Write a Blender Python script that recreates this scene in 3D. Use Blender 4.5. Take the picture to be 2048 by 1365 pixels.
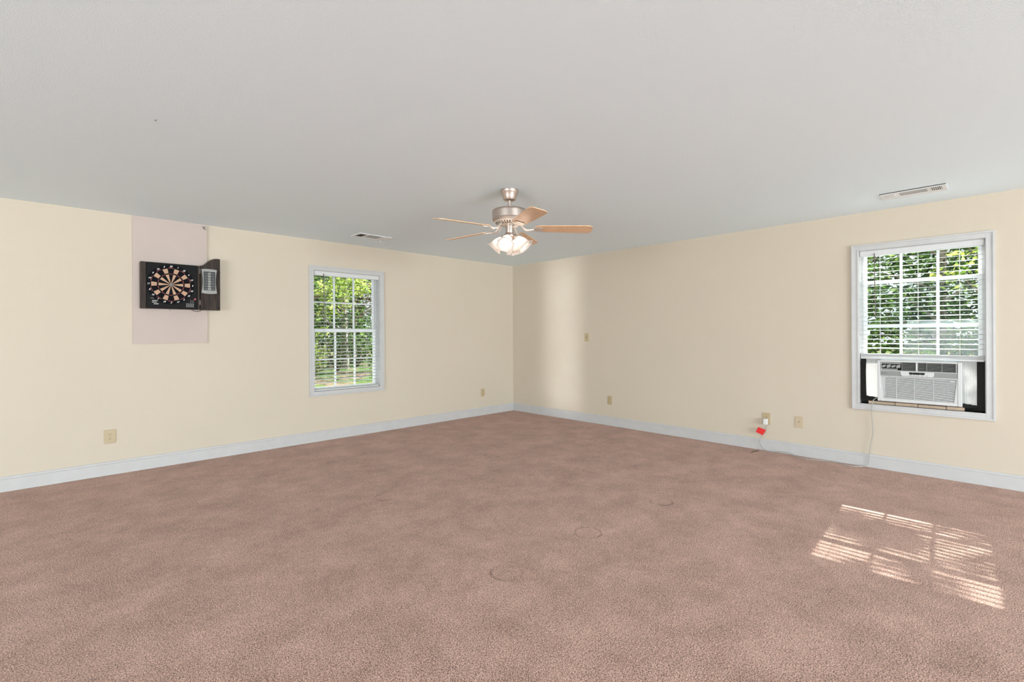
import bpy, bmesh, math, random
from mathutils import Vector, Matrix, noise

for o in list(bpy.data.objects):
    bpy.data.objects.remove(o)
SC = bpy.context.scene
COL = SC.collection
PI = math.pi
R = math.radians
random.seed(7)

# ------------------------------------------------------------------ camera
YAW, ROLL = 0.801051719, -0.004968
cd = bpy.data.cameras.new('camera')
cam = bpy.data.objects.new('camera', cd)
COL.objects.link(cam)
cd.sensor_width = 36.0
cd.lens = 948.89 * 36.0 / 2048.0
cd.shift_y = -(682.5 - 668.9) / 2048.0
cd.clip_start = 0.05
cd.clip_end = 300
d = Vector((math.cos(YAW), math.sin(YAW), 0))
r = Vector((math.sin(YAW), -math.cos(YAW), 0))
u = Vector((0, 0, 1))
ph = -ROLL
r2 = r * math.cos(ph) - u * math.sin(ph)
u2 = r * math.sin(ph) + u * math.cos(ph)
m = Matrix((( r2.x, u2.x, -d.x), (r2.y, u2.y, -d.y), (r2.z, u2.z, -d.z))).to_4x4()
m.translation = Vector((-5.60932, -5.76431, 1.28684))
cam.matrix_world = m
SC.camera = cam

# ------------------------------------------------------------------ world, sun, added fill lamps, exposure
SC.view_settings.view_transform = 'Standard'
SC.view_settings.look = 'None'
SC.view_settings.gamma = 1
SC.view_settings.use_curve_mapping = False
SC.view_settings.exposure = 0.17
w = bpy.data.worlds.new('sky')
SC.world = w
w.use_nodes = True
bg = w.node_tree.nodes['Background']
bg.inputs['Color'].default_value = (0.88, 0.94, 1.0, 1)
bg.inputs['Strength'].default_value = 1.3


def lamp(name, kind, loc, direction, energy, color, **kw):
    l = bpy.data.lights.new(name, kind)
    l.energy = energy
    l.color = color
    for k, v in kw.items():
        setattr(l, k, v)
    o = bpy.data.objects.new(name, l)
    COL.objects.link(o)
    o.location = loc
    o.rotation_euler = Vector(direction).to_track_quat('-Z', 'Y').to_euler()
    return o


lamp('sun', 'SUN', (8, 0, 8), (-1, -0.055, -0.78), 26.0, (1.0, 0.975, 0.94), angle=R(0.53))
# added fill lamps outside made-up openings in the two walls behind the camera
lamp('fill_back', 'AREA', (-4.2, -14.4, 1.0), (0.0, 1, 0.95), 1120, (0.84, 0.945, 1.0), shape='RECTANGLE', size=5.0, size_y=1.8)
lamp('fill_side', 'AREA', (-12.9, -6.0, 1.0), (1, 0.0, 0.95), 570, (0.84, 0.945, 1.0), shape='RECTANGLE', size=4.6, size_y=1.8)
lamp('fill_window_low', 'AREA', (-2.91, 0.80, 0.12), (0.0, -1, 1.25), 34, (0.90, 0.97, 0.95), shape='RECTANGLE', size=1.3, size_y=0.7)  # added lamp outside the left window, lifts the ceiling and jambs
lamp('fill_window_high', 'AREA', (1.4, -5.24, 3.1), (-1, 0.0, -0.85), 130, (0.90, 0.96, 1.0), shape='RECTANGLE', size=1.8, size_y=1.2)  # added lamp above the right window, brightens the floor inside
lamp('fill_window_low', 'AREA', (1.0, -5.24, 0.40), (-1, 0.0, 1.1), 60, (0.90, 0.97, 0.95), shape='RECTANGLE', size=1.3, size_y=0.6)  # added lamp low outside the right window, brightens the ceiling there
lamp('fill_wall_band', 'AREA', (-12.8, -1.08, 1.25), (1, 0, 0), 1.7, (0.86, 0.95, 1.0), shape='RECTANGLE', size=0.60, size_y=2.3, spread=R(3))  # added unseen lamp that throws the pale band on the right wall


# ------------------------------------------------------------------ materials
def mat(name, color=(0.8, 0.8, 0.8), rough=0.5, metal=0.0, spec=0.5, bump=None, var=None, emit=None, sheen=0):
    """principled material; bump=(scale, distance); var=(scale, amount) gives slight tone variation"""
    m = bpy.data.materials.new(name)
    m.use_nodes = True
    nt = m.node_tree
    b = nt.nodes['Principled BSDF']
    b.inputs['Base Color'].default_value = (*color, 1)
    b.inputs['Roughness'].default_value = rough
    b.inputs['Metallic'].default_value = metal
    b.inputs['Specular IOR Level'].default_value = spec
    if sheen:
        b.inputs['Sheen Weight'].default_value = sheen
    tc = nt.nodes.new('ShaderNodeTexCoord')
    if bump:
        n = nt.nodes.new('ShaderNodeTexNoise')
        n.inputs['Scale'].default_value = bump[0]
        n.inputs['Detail'].default_value = 4
        nt.links.new(tc.outputs['Object'], n.inputs['Vector'])
        bp = nt.nodes.new('ShaderNodeBump')
        bp.inputs['Distance'].default_value = bump[1]
        bp.inputs['Strength'].default_value = 0.6
        nt.links.new(n.outputs['Fac'], bp.inputs['Height'])
        nt.links.new(bp.outputs['Normal'], b.inputs['Normal'])
    if var:
        n = nt.nodes.new('ShaderNodeTexNoise')
        n.inputs['Scale'].default_value = var[0]
        n.inputs['Detail'].default_value = 3
        nt.links.new(tc.outputs['Object'], n.inputs['Vector'])
        cr = nt.nodes.new('ShaderNodeValToRGB')
        a = var[1]
        cr.color_ramp.elements[0].position = 0.3
        cr.color_ramp.elements[1].position = 0.7
        cr.color_ramp.elements[0].color = tuple(c * (1 - a) for c in color) + (1,)
        cr.color_ramp.elements[1].color = tuple(min(1, c * (1 + a)) for c in color) + (1,)
        nt.links.new(n.outputs['Fac'], cr.inputs['Fac'])
        nt.links.new(cr.outputs['Color'], b.inputs['Base Color'])
    if emit:
        b.inputs['Emission Color'].default_value = (*emit[0], 1)
        b.inputs['Emission Strength'].default_value = emit[1]
    return m


def wood(name, c1, c2, scale=(6, 60, 60), rough=0.45):
    m = bpy.data.materials.new(name)
    m.use_nodes = True
    nt = m.node_tree
    b = nt.nodes['Principled BSDF']
    tc = nt.nodes.new('ShaderNodeTexCoord')
    mp = nt.nodes.new('ShaderNodeMapping')
    mp.inputs['Scale'].default_value = scale
    n = nt.nodes.new('ShaderNodeTexNoise')
    n.inputs['Scale'].default_value = 1.0
    n.inputs['Detail'].default_value = 5
    n.inputs['Distortion'].default_value = 0.6
    cr = nt.nodes.new('ShaderNodeValToRGB')
    cr.color_ramp.elements[0].position = 0.35
    cr.color_ramp.elements[1].position = 0.65
    cr.color_ramp.elements[0].color = (*c1, 1)
    cr.color_ramp.elements[1].color = (*c2, 1)
    nt.links.new(tc.outputs['Object'], mp.inputs['Vector'])
    nt.links.new(mp.outputs['Vector'], n.inputs['Vector'])
    nt.links.new(n.outputs['Fac'], cr.inputs['Fac'])
    nt.links.new(cr.outputs['Color'], b.inputs['Base Color'])
    b.inputs['Roughness'].default_value = rough
    return m


def carpet_material():
    m = bpy.data.materials.new('mauve_carpet')
    m.use_nodes = True
    nt = m.node_tree
    L = nt.links.new
    N = nt.nodes.new
    b = nt.nodes['Principled BSDF']
    b.inputs['Roughness'].default_value = 0.95
    b.inputs['Specular IOR Level'].default_value = 0.1
    b.inputs['Sheen Weight'].default_value = 0.5
    b.inputs['Sheen Roughness'].default_value = 0.45
    b.inputs['Sheen Tint'].default_value = (1.0, 0.80, 0.72, 1)
    tc = N('ShaderNodeTexCoord')
    # yarn tufts
    n1 = N('ShaderNodeTexNoise')
    n1.inputs['Scale'].default_value = 210
    n1.inputs['Detail'].default_value = 3
    n1.inputs['Roughness'].default_value = 0.65
    n1.inputs['Distortion'].default_value = 0.5
    L(tc.outputs['Object'], n1.inputs['Vector'])
    cr = N('ShaderNodeValToRGB')
    e = cr.color_ramp.elements
    e[0].position = 0.39
    e[0].color = (0.045, 0.015, 0.009, 1)
    e[1].position = 0.61
    e[1].color = (0.980, 0.690, 0.580, 1)
    k = e.new(0.45)
    k.color = (0.330, 0.165, 0.120, 1)
    k = e.new(0.53)
    k.color = (0.660, 0.400, 0.315, 1)
    # pile brushed this way and that: broad soft patches
    n2 = N('ShaderNodeTexNoise')
    n2.inputs['Scale'].default_value = 3.4
    n2.inputs['Detail'].default_value = 7
    n2.inputs['Roughness'].default_value = 0.72
    L(tc.outputs['Object'], n2.inputs['Vector'])
    md = N('ShaderNodeMath')
    md.operation = 'MULTIPLY_ADD'
    md.inputs[1].default_value = 0.15
    L(n2.outputs['Fac'], md.inputs[0])
    L(n1.outputs['Fac'], md.inputs[2])
    sb = N('ShaderNodeMath')
    sb.operation = 'SUBTRACT'
    sb.inputs[1].default_value = 0.072
    L(md.outputs[0], sb.inputs[0])
    mr = N('ShaderNodeMapRange')
    mr.inputs['From Min'].default_value = 0.3
    mr.inputs['From Max'].default_value = 0.7
    mr.inputs['To Min'].default_value = 0.95
    mr.inputs['To Max'].default_value = 1.08
    L(n2.outputs['Fac'], mr.inputs['Value'])
    mx = N('ShaderNodeMix')
    mx.data_type = 'RGBA'
    mx.blend_type = 'MULTIPLY'
    mx.inputs['Factor'].default_value = 1.0
    L(cr.outputs['Color'], mx.inputs['A'])
    L(mr.outputs['Result'], mx.inputs['B'])
    L(mx.outputs['Result'], b.inputs['Base Color'])
    # round dents left by furniture feet: shallow grooves in the pile
    sep = N('ShaderNodeSeparateXYZ')
    L(tc.outputs['Object'], sep.inputs[0])
    xy = N('ShaderNodeCombineXYZ')
    L(sep.outputs[0], xy.inputs[0])
    L(sep.outputs[1], xy.inputs[1])
    total = None
    for (x, y, rad) in ((-3.854, -3.901, 0.085), (-3.125, -3.898, 0.085), (-2.272, -3.95, 0.08), (-3.72, -2.36, 0.08), (-2.264, -2.0, 0.08)):
        ds = N('ShaderNodeVectorMath')
        ds.operation = 'DISTANCE'
        ds.inputs[1].default_value = (x, y, 0)
        L(xy.outputs[0], ds.inputs[0])
        s1 = N('ShaderNodeMath')
        s1.operation = 'SUBTRACT'
        s1.inputs[1].default_value = rad
        L(ds.outputs['Value'], s1.inputs[0])
        ab = N('ShaderNodeMath')
        ab.operation = 'ABSOLUTE'
        L(s1.outputs[0], ab.inputs[0])
        g = N('ShaderNodeMapRange')
        g.inputs['From Min'].default_value = 0.0
        g.inputs['From Max'].default_value = 0.012
        g.inputs['To Min'].default_value = 1.0
        g.inputs['To Max'].default_value = 0.0
        L(ab.outputs[0], g.inputs['Value'])
        if total is None:
            total = g.outputs['Result']
        else:
            a = N('ShaderNodeMath')
            a.operation = 'MAXIMUM'
            L(total, a.inputs[0])
            L(g.outputs['Result'], a.inputs[1])
            total = a.outputs[0]
    n3 = N('ShaderNodeTexNoise')                       # the prints have half recovered: only arcs are left
    n3.inputs['Scale'].default_value = 7.0
    n3.inputs['Detail'].default_value = 4
    L(tc.outputs['Object'], n3.inputs['Vector'])
    gate = N('ShaderNodeMapRange')
    gate.inputs['From Min'].default_value = 0.41
    gate.inputs['From Max'].default_value = 0.53
    L(n3.outputs['Fac'], gate.inputs['Value'])
    gm = N('ShaderNodeMath')
    gm.operation = 'MULTIPLY'
    L(total, gm.inputs[0])
    L(gate.outputs['Result'], gm.inputs[1])
    total = gm.outputs[0]
    # the same rings also get a darker colour
    dk = N('ShaderNodeMath')
    dk.operation = 'MULTIPLY_ADD'
    dk.inputs[1].default_value = -0.08
    L(total, dk.inputs[0])
    L(sb.outputs[0], dk.inputs[2])
    L(dk.outputs[0], cr.inputs['Fac'])
    h = N('ShaderNodeMath')
    h.operation = 'MULTIPLY_ADD'
    h.inputs[1].default_value = -0.5
    L(total, h.inputs[0])
    L(n1.outputs['Fac'], h.inputs[2])
    h2 = N('ShaderNodeMath')
    h2.operation = 'MULTIPLY_ADD'
    h2.inputs[1].default_value = 0.25
    L(n2.outputs['Fac'], h2.inputs[0])
    L(h.outputs[0], h2.inputs[2])
    bp = N('ShaderNodeBump')
    bp.inputs['Strength'].default_value = 0.75
    bp.inputs['Distance'].default_value = 0.012
    L(h2.outputs[0], bp.inputs['Height'])
    L(bp.outputs['Normal'], b.inputs['Normal'])
    return m


def glass_material():
    m = bpy.data.materials.new('window_glass')
    m.use_nodes = True
    nt = m.node_tree
    nt.nodes.clear()
    L = nt.links.new
    out = nt.nodes.new('ShaderNodeOutputMaterial')
    t = nt.nodes.new('ShaderNodeBsdfTransparent')
    t.inputs[0].default_value = (0.93, 0.96, 0.95, 1)
    g = nt.nodes.new('ShaderNodeBsdfGlossy')
    g.inputs['Roughness'].default_value = 0.02
    f = nt.nodes.new('ShaderNodeFresnel')
    f.inputs[0].default_value = 1.2
    mx = nt.nodes.new('ShaderNodeMixShader')
    L(f.outputs[0], mx.inputs[0])
    L(t.outputs[0], mx.inputs[1])
    L(g.outputs[0], mx.inputs[2])
    L(mx.outputs[0], out.inputs[0])
    return m


def thin_material(name, color, transl, transp, rough=0.4):
    """thin sheet: diffuse + translucent + a share let straight through"""
    m = bpy.data.materials.new(name)
    m.use_nodes = True
    nt = m.node_tree
    nt.nodes.clear()
    L = nt.links.new
    out = nt.nodes.new('ShaderNodeOutputMaterial')
    p = nt.nodes.new('ShaderNodeBsdfPrincipled')
    p.inputs['Base Color'].default_value = (*color, 1)
    p.inputs['Roughness'].default_value = rough
    tr = nt.nodes.new('ShaderNodeBsdfTranslucent')
    tr.inputs[0].default_value = (*color, 1)
    m1 = nt.nodes.new('ShaderNodeMixShader')
    m1.inputs[0].default_value = transl
    L(p.outputs[0], m1.inputs[1])
    L(tr.outputs[0], m1.inputs[2])
    tp = nt.nodes.new('ShaderNodeBsdfTransparent')
    m2 = nt.nodes.new('ShaderNodeMixShader')
    m2.inputs[0].default_value = transp
    L(m1.outputs[0], m2.inputs[1])
    L(tp.outputs[0], m2.inputs[2])
    L(m2.outputs[0], out.inputs[0])
    return m


def leaf_material(name, c1, c2, c3):
    m = bpy.data.materials.new(name)
    m.use_nodes = True
    nt = m.node_tree
    nt.nodes.clear()
    L = nt.links.new
    out = nt.nodes.new('ShaderNodeOutputMaterial')
    tc = nt.nodes.new('ShaderNodeTexCoord')
    n = nt.nodes.new('ShaderNodeTexNoise')
    n.inputs['Scale'].default_value = 3.0
    n.inputs['Detail'].default_value = 6
    cr = nt.nodes.new('ShaderNodeValToRGB')
    e = cr.color_ramp.elements
    e[0].position = 0.36
    e[0].color = (*c1, 1)
    e[1].position = 0.64
    e[1].color = (*c3, 1)
    k = e.new(0.5)
    k.color = (*c2, 1)
    L(tc.outputs['Object'], n.inputs['Vector'])
    L(n.outputs['Fac'], cr.inputs['Fac'])
    df = nt.nodes.new('ShaderNodeBsdfDiffuse')
    tr = nt.nodes.new('ShaderNodeBsdfTranslucent')
    L(cr.outputs[0], df.inputs[0])
    L(cr.outputs[0], tr.inputs[0])
    mx = nt.nodes.new('ShaderNodeMixShader')
    mx.inputs[0].default_value = 0.5
    L(df.outputs[0], mx.inputs[1])
    L(tr.outputs[0], mx.inputs[2])
    L(mx.outputs[0], out.inputs[0])
    return m


M = dict(
    wall=mat('cream_wall_paint', (0.61, 0.53, 0.425), 0.6, spec=0.3, bump=(220, 0.0012), var=(1.2, 0.012)),
    ceiling=mat('ceiling_paint', (0.835, 0.935, 0.985), 0.9, spec=0.1, bump=(180, 0.0015)),
    trim=mat('white_trim_paint', (0.535, 0.525, 0.515), 0.35, var=(9, 0.03)),
    vinyl=mat('white_vinyl', (0.76, 0.765, 0.77), 0.4),
    carpet=carpet_material(),
    glass=glass_material(),
    slat=mat('white_slat', (0.64, 0.64, 0.635), 0.45),
    string=mat('blind_string', (0.75, 0.75, 0.72), 0.8),
    wand=mat('dark_wand', (0.10, 0.07, 0.06), 0.35),
    panel=mat('pale_pink_panel', (0.54, 0.45, 0.405), 0.75, bump=(60, 0.0004), var=(5, 0.02)),
    darkwood=wood('dark_oak_wood', (0.020, 0.012, 0.009), (0.052, 0.033, 0.024), (45, 20, 5), 0.75),
    black=mat('black_plastic', (0.007, 0.007, 0.007), 0.6, spec=0.15),
    blackseg=mat('black_segment', (0.005, 0.005, 0.007), 0.7, spec=0.1),
    tan=mat('tan_segment', (0.50, 0.30, 0.19), 0.6, var=(60, 0.08)),
    red=mat('red_ring', (0.22, 0.02, 0.02), 0.5),
    white=mat('white_print', (0.78, 0.76, 0.72), 0.6),
    greyprint=mat('grey_print', (0.22, 0.21, 0.20), 0.6),
    redbutton=mat('red_button', (0.35, 0.01, 0.015), 0.3),
    bezel=mat('grey_bezel', (0.28, 0.275, 0.26), 0.4),
    display=mat('dark_display', (0.012, 0.013, 0.013), 0.5, spec=0.2),
    ivory=mat('almond_plate', (0.48, 0.375, 0.22), 0.4),
    ivory_pale=mat('pale_almond_plate', (0.56, 0.44, 0.30), 0.4),
    slot=mat('dark_slot', (0.06, 0.035, 0.02), 0.6),
    nickel=mat('brushed_nickel', (0.58, 0.50, 0.45), 0.36, metal=1.0),
    nickel_pale=mat('pale_nickel', (0.80, 0.74, 0.68), 0.38, metal=0.7),
    blade=mat('oak_blade', (0.74, 0.47, 0.28), 0.28, var=(22, 0.07)),
    blade_edge=mat('blade_edge', (0.16, 0.10, 0.08), 0.5),
    shade=thin_material('frosted_glass', (0.95, 0.90, 0.86), 0.5, 0.12, 0.25),
    bulb=mat('lit_bulb', (1, 1, 1), 0.5, emit=((1.0, 0.86, 0.72), 9.0)),
    vent=mat('white_vent_metal', (0.80, 0.81, 0.81), 0.4),
    ventgrey=mat('grey_vent_damper', (0.42, 0.42, 0.41), 0.5),
    duct=mat('dark_duct', (0.045, 0.038, 0.03), 0.8),
    ac=mat('white_ac_plastic', (0.60, 0.60, 0.59), 0.4),
    acgrey=mat('grey_ac_band', (0.25, 0.25, 0.235), 0.45),
    acdark=mat('dark_louver', (0.02, 0.021, 0.02), 0.6, spec=0.2),
    acgap=mat('grille_gap', (0.06, 0.05, 0.045), 0.8, spec=0.1),
    curtain=thin_material('pleated_side_panel', (0.56, 0.56, 0.55), 0.12, 0.0),
    foam=mat('black_foam', (0.012, 0.012, 0.010), 0.9, bump=(120, 0.004)),
    block=mat('beige_block', (0.56, 0.42, 0.30), 0.8, var=(20, 0.12)),
    cord=mat('grey_cord', (0.42, 0.405, 0.37), 0.5),
    cordwhite=mat('white_plug', (0.72, 0.71, 0.69), 0.4),
    tag=mat('red_tag', (0.75, 0.01, 0.01), 0.45),
    blackcord=mat('black_cord', (0.012, 0.010, 0.010), 0.5),
    twig=mat('brown_twig', (0.13, 0.08, 0.05), 0.9),
    steel=mat('grey_steel', (0.25, 0.22, 0.19), 0.4, metal=0.6),
    siding=mat('pale_siding', (0.55, 0.52, 0.47), 0.7),
    bark=mat('bark', (0.16, 0.12, 0.09), 0.95, bump=(14, 0.03), var=(5, 0.35)),
    barkpale=mat('pale_bark', (0.36, 0.30, 0.25), 0.95, bump=(14, 0.03), var=(5, 0.35)),
    leaf_green=leaf_material('green_leaves', (0.030, 0.065, 0.015), (0.070, 0.14, 0.03), (0.20, 0.28, 0.08)),
    leaf_yellow=leaf_material('yellow_green_leaves', (0.08, 0.14, 0.02), (0.22, 0.30, 0.05), (0.55, 0.60, 0.18)),
    leaf_dark=leaf_material('dark_leaves', (0.018, 0.035, 0.014), (0.045, 0.08, 0.028), (0.11, 0.16, 0.07)),
    leaf_brown=leaf_material('russet_leaves', (0.06, 0.04, 0.028), (0.13, 0.09, 0.065), (0.24, 0.18, 0.13)),
)


def lawn_material():
    m = bpy.data.materials.new('leafy_lawn')
    m.use_nodes = True
    nt = m.node_tree
    b = nt.nodes['Principled BSDF']
    b.inputs['Roughness'].default_value = 1.0
    b.inputs['Specular IOR Level'].default_value = 0.0
    tc = nt.nodes.new('ShaderNodeTexCoord')
    n = nt.nodes.new('ShaderNodeTexNoise')
    n.inputs['Scale'].default_value = 0.9
    n.inputs['Detail'].default_value = 8
    n.inputs['Roughness'].default_value = 0.7
    cr = nt.nodes.new('ShaderNodeValToRGB')
    e = cr.color_ramp.elements
    e[0].position = 0.38
    e[0].color = (0.035, 0.07, 0.02, 1)
    e[1].position = 0.62
    e[1].color = (0.21, 0.15, 0.115, 1)
    k = e.new(0.48)
    k.color = (0.08, 0.125, 0.04, 1)
    k = e.new(0.54)
    k.color = (0.14, 0.105, 0.075, 1)
    nt.links.new(tc.outputs['Object'], n.inputs['Vector'])
    nt.links.new(n.outputs['Fac'], cr.inputs['Fac'])
    nt.links.new(cr.outputs['Color'], b.inputs['Base Color'])
    return m


M['lawn'] = lawn_material()


# ------------------------------------------------------------------ mesh helpers
class MB:
    def __init__(self, tf=None):
        self.bm = bmesh.new()
        self.tf = tf                                   # maps a local point to the world

    def v(self, p):
        p = Vector(p)
        return self.bm.verts.new(self.tf(p) if self.tf else p)

    def poly(self, pts):
        return self.bm.faces.new([self.v(p) for p in pts])

    def box(self, a, b):
        x0, x1 = sorted((a[0], b[0]))
        y0, y1 = sorted((a[1], b[1]))
        z0, z1 = sorted((a[2], b[2]))
        vs = [self.v((x, y, z)) for z in (z0, z1) for y in (y0, y1) for x in (x0, x1)]
        for f in ((0, 2, 3, 1), (4, 5, 7, 6), (0, 1, 5, 4), (2, 6, 7, 3), (0, 4, 6, 2), (1, 3, 7, 5)):
            self.bm.faces.new([vs[i] for i in f])
        return self

    def obox(self, c, ax, ay, az):
        """box from centre and three half-axis vectors"""
        c, ax, ay, az = map(Vector, (c, ax, ay, az))
        vs = [self.v(c + ax * i + ay * j + az * k) for k in (-1, 1) for j in (-1, 1) for i in (-1, 1)]
        for f in ((0, 2, 3, 1), (4, 5, 7, 6), (0, 1, 5, 4), (2, 6, 7, 3), (0, 4, 6, 2), (1, 3, 7, 5)):
            self.bm.faces.new([vs[i] for i in f])
        return self

    def prism(self, pts, vec):
        """closed outline pushed along vec"""
        vec = Vector(vec)
        a = [self.v(p) for p in pts]
        b = [self.v(Vector(p) + vec) for p in pts]
        n = len(pts)
        self.bm.faces.new(a[::-1])
        self.bm.faces.new(b)
        for i in range(n):
            self.bm.faces.new([a[i], a[(i + 1) % n], b[(i + 1) % n], b[i]])
        return self

    def lathe(self, prof, c=(0, 0, 0), axis=(0, 0, 1), seg=32, wave=None):
        """profile of (radius, height) turned about an axis"""
        c = Vector(c)
        q = Vector(axis).normalized().to_track_quat('Z', 'Y')
        rings = []
        for j, (rr, h) in enumerate(prof):
            ring = []
            for i in range(seg):
                a = 2 * PI * i / seg
                k = wave(a, j) if wave else 0
                ring.append(self.v(c + q @ Vector(((rr + k) * math.cos(a), (rr + k) * math.sin(a), h))))
            rings.append(ring)
        for j in range(len(rings) - 1):
            for i in range(seg):
                self.bm.faces.new([rings[j][i], rings[j][(i + 1) % seg], rings[j + 1][(i + 1) % seg], rings[j + 1][i]])
        return self

    def disc(self, c, axis, rad, seg=24):
        c = Vector(c)
        q = Vector(axis).normalized().to_track_quat('Z', 'Y')
        self.bm.faces.new([self.v(c + q @ Vector((rad * math.cos(2 * PI * i / seg), rad * math.sin(2 * PI * i / seg), 0))) for i in range(seg)])
        return self

    def tube(self, pts, rad, seg=10, smooth=0):
        pts = [Vector(p) for p in pts]
        rads = rad if isinstance(rad, (list, tuple)) else [rad] * len(pts)
        for _ in range(smooth):                        # Catmull-Rom style refinement
            np_, nr = [], []
            for i in range(len(pts) - 1):
                p0 = pts[max(i - 1, 0)]
                p1, p2 = pts[i], pts[i + 1]
                p3 = pts[min(i + 2, len(pts) - 1)]
                np_ += [p1, 0.5 * (p1 + p2) + (p1 + p2 - p0 - p3) / 16 * 1.0]
                nr += [rads[i], (rads[i] + rads[i + 1]) / 2]
            pts = np_ + [pts[-1]]
            rads = nr + [rads[-1]]
        rings = []
        ref = Vector((0.31, 0.2, 0.93)).normalized()
        for i, p in enumerate(pts):
            t = (pts[min(i + 1, len(pts) - 1)] - pts[max(i - 1, 0)]).normalized()
            a = ref - t * ref.dot(t)
            if a.length < 1e-3:
                a = Vector((1, 0, 0)) - t * t.x
            a.normalize()
            ref = a
            bb = t.cross(a)
            rings.append([self.v(p + (a * math.cos(2 * PI * k / seg) + bb * math.sin(2 * PI * k / seg)) * rads[i]) for k in range(seg)])
        for j in range(len(rings) - 1):
            for i in range(seg):
                self.bm.faces.new([rings[j][i], rings[j][(i + 1) % seg], rings[j + 1][(i + 1) % seg], rings[j + 1][i]])
        self.bm.faces.new(rings[0][::-1])
        self.bm.faces.new(rings[-1])
        return self

    def build(self, name, material, parent=None, bevel=0.0, smooth=False, solid=0.0):
        bmesh.ops.recalc_face_normals(self.bm, faces=self.bm.faces)
        me = bpy.data.meshes.new(name)
        self.bm.to_mesh(me)
        self.bm.free()
        o = bpy.data.objects.new(name, me)
        COL.objects.link(o)
        for mm in (material if isinstance(material, (list, tuple)) else [material]):
            me.materials.append(mm)
        if smooth:
            for p in me.polygons:
                p.use_smooth = True
            me.set_sharp_from_angle(angle=R(40))
        if solid:
            s = o.modifiers.new('thick', 'SOLIDIFY')
            s.thickness = solid
        if bevel:
            bv = o.modifiers.new('bevel', 'BEVEL')
            bv.width = bevel
            bv.segments = 2
            bv.limit_method = 'ANGLE'
            bv.angle_limit = R(50)
        if parent:
            o.parent = parent
            o.matrix_parent_inverse = Matrix.Translation(-parent.location) if parent.parent is None and parent.type == 'EMPTY' else Matrix.Identity(4)
        return o


def thing(name, label, cat, loc=(0, 0, 0), group=None):
    o = bpy.data.objects.new(name, None)
    COL.objects.link(o)
    o.location = loc
    o.empty_display_size = 0.05
    o['label'] = label
    o['category'] = cat
    if group:
        o['group'] = group
    return o


def tag(o, label, cat, group=None):
    o['label'] = label
    o['category'] = cat
    if group:
        o['group'] = group
    return o


def struct(o):
    o['kind'] = 'structure'
    return o


def dup(root, name, shift, label, group=None):
    """copy of a thing with copies of its parts and sub-parts, moved by shift"""
    def cp(o, parent):
        c = o.copy()
        COL.objects.link(c)
        c.parent = parent
        for ch in [x for x in o.children]:
            cp(ch, c)
        return c
    c = cp(root, None)
    c.location = root.location + Vector(shift)
    c['label'] = label
    if group:
        c['group'] = group
    return c


def on_left(p):       # local (along the wall to the right, out through the wall, up) on the left wall, plane y = 0
    return Vector((p.x, p.y, p.z))


def on_right(p):      # the same on the right wall, plane x = 0
    return Vector((p.y, -p.x, p.z))


# ------------------------------------------------------------------ room shell
H, T = 2.44, 0.14
X0, Y0 = -12.5, -14.0
WIN_L = (-3.348, -2.477, 0.605, 2.072)          # jamb opening: along, along, sill, head
WIN_R = (4.805, 5.672, 0.605, 2.072)


def wall_with_hole(name, tf, a, b, holes, m_=None):
    mb = MB(tf)
    cur = a
    for (h0, h1, z0, z1) in holes:
        mb.box((cur, 0, 0), (h0, T, H))
        if z0 > 0:
            mb.box((h0, 0, 0), (h1, T, z0))
        mb.box((h0, 0, z1), (h1, T, H))
        cur = h1
    mb.box((cur, 0, 0), (b, T, H))
    return struct(mb.build(name, m_ or M['wall']))


wall_with_hole('wall_left', on_left, X0, 0.0, [WIN_L])
wall_with_hole('wall_right', on_right, -T, -Y0, [WIN_R])
wall_with_hole('wall_back', lambda p: Vector((p.x, Y0 - p.y, p.z)), X0 - T, T, [(-7.0, -1.4, 0.0, 2.3)])  # unseen opening made up to let the back fill lamp in
wall_with_hole('wall_side', lambda p: Vector((X0 - p.y, p.x, p.z)), Y0, T, [(-8.6, -3.4, 0.0, 2.3), (-1.45, -0.6, 0.0, 2.44 - 0.001)])  # both unseen openings are made up to admit fill lamps
struct(MB().box((X0 - T, Y0 - T, -0.12), (T, T, 0)).build('floor', M['carpet']))
struct(MB().box((X0 - T, Y0 - T, H), (T, T, H + 0.12)).build('ceiling', M['ceiling']))

# baseboards with a small cap moulding
BP = [(0, 0), (-0.014, 0), (-0.014, 0.100), (-0.0105, 0.103), (-0.0125, 0.109), (-0.009, 0.121), (-0.004, 0.125), (0, 0.125)]
for name, tf, a, b in (('baseboard_left', on_left, X0, 0.0), ('baseboard_right', on_right, 0.0, -Y0),
                       ('baseboard_back', lambda p: Vector((p.x, Y0 - p.y, p.z)), X0, -7.0),
                       ('baseboard_side', lambda p: Vector((X0 - p.y, p.x, p.z)), -3.4, -1.45)):
    mb = MB(tf)
    mb.prism([(a, y, z) for y, z in BP], (b - a, 0, 0))
    struct(mb.build(name, M['trim']))


# ------------------------------------------------------------------ windows
def frame_ring(mb, a, b, z0, z1, wdt, v0, v1, wb=None):
    """rectangular ring (outer a..b, z0..z1, member width wdt) between depths v0..v1"""
    wb = wb or wdt
    mb.box((a, v0, z0), (a + wdt, v1, z1))
    mb.box((b - wdt, v0, z0), (b, v1, z1))
    mb.box((a + wdt, v0, z0), (b - wdt, v1, z0 + wb))
    mb.box((a + wdt, v0, z1 - wdt), (b - wdt, v1, z1))


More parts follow.
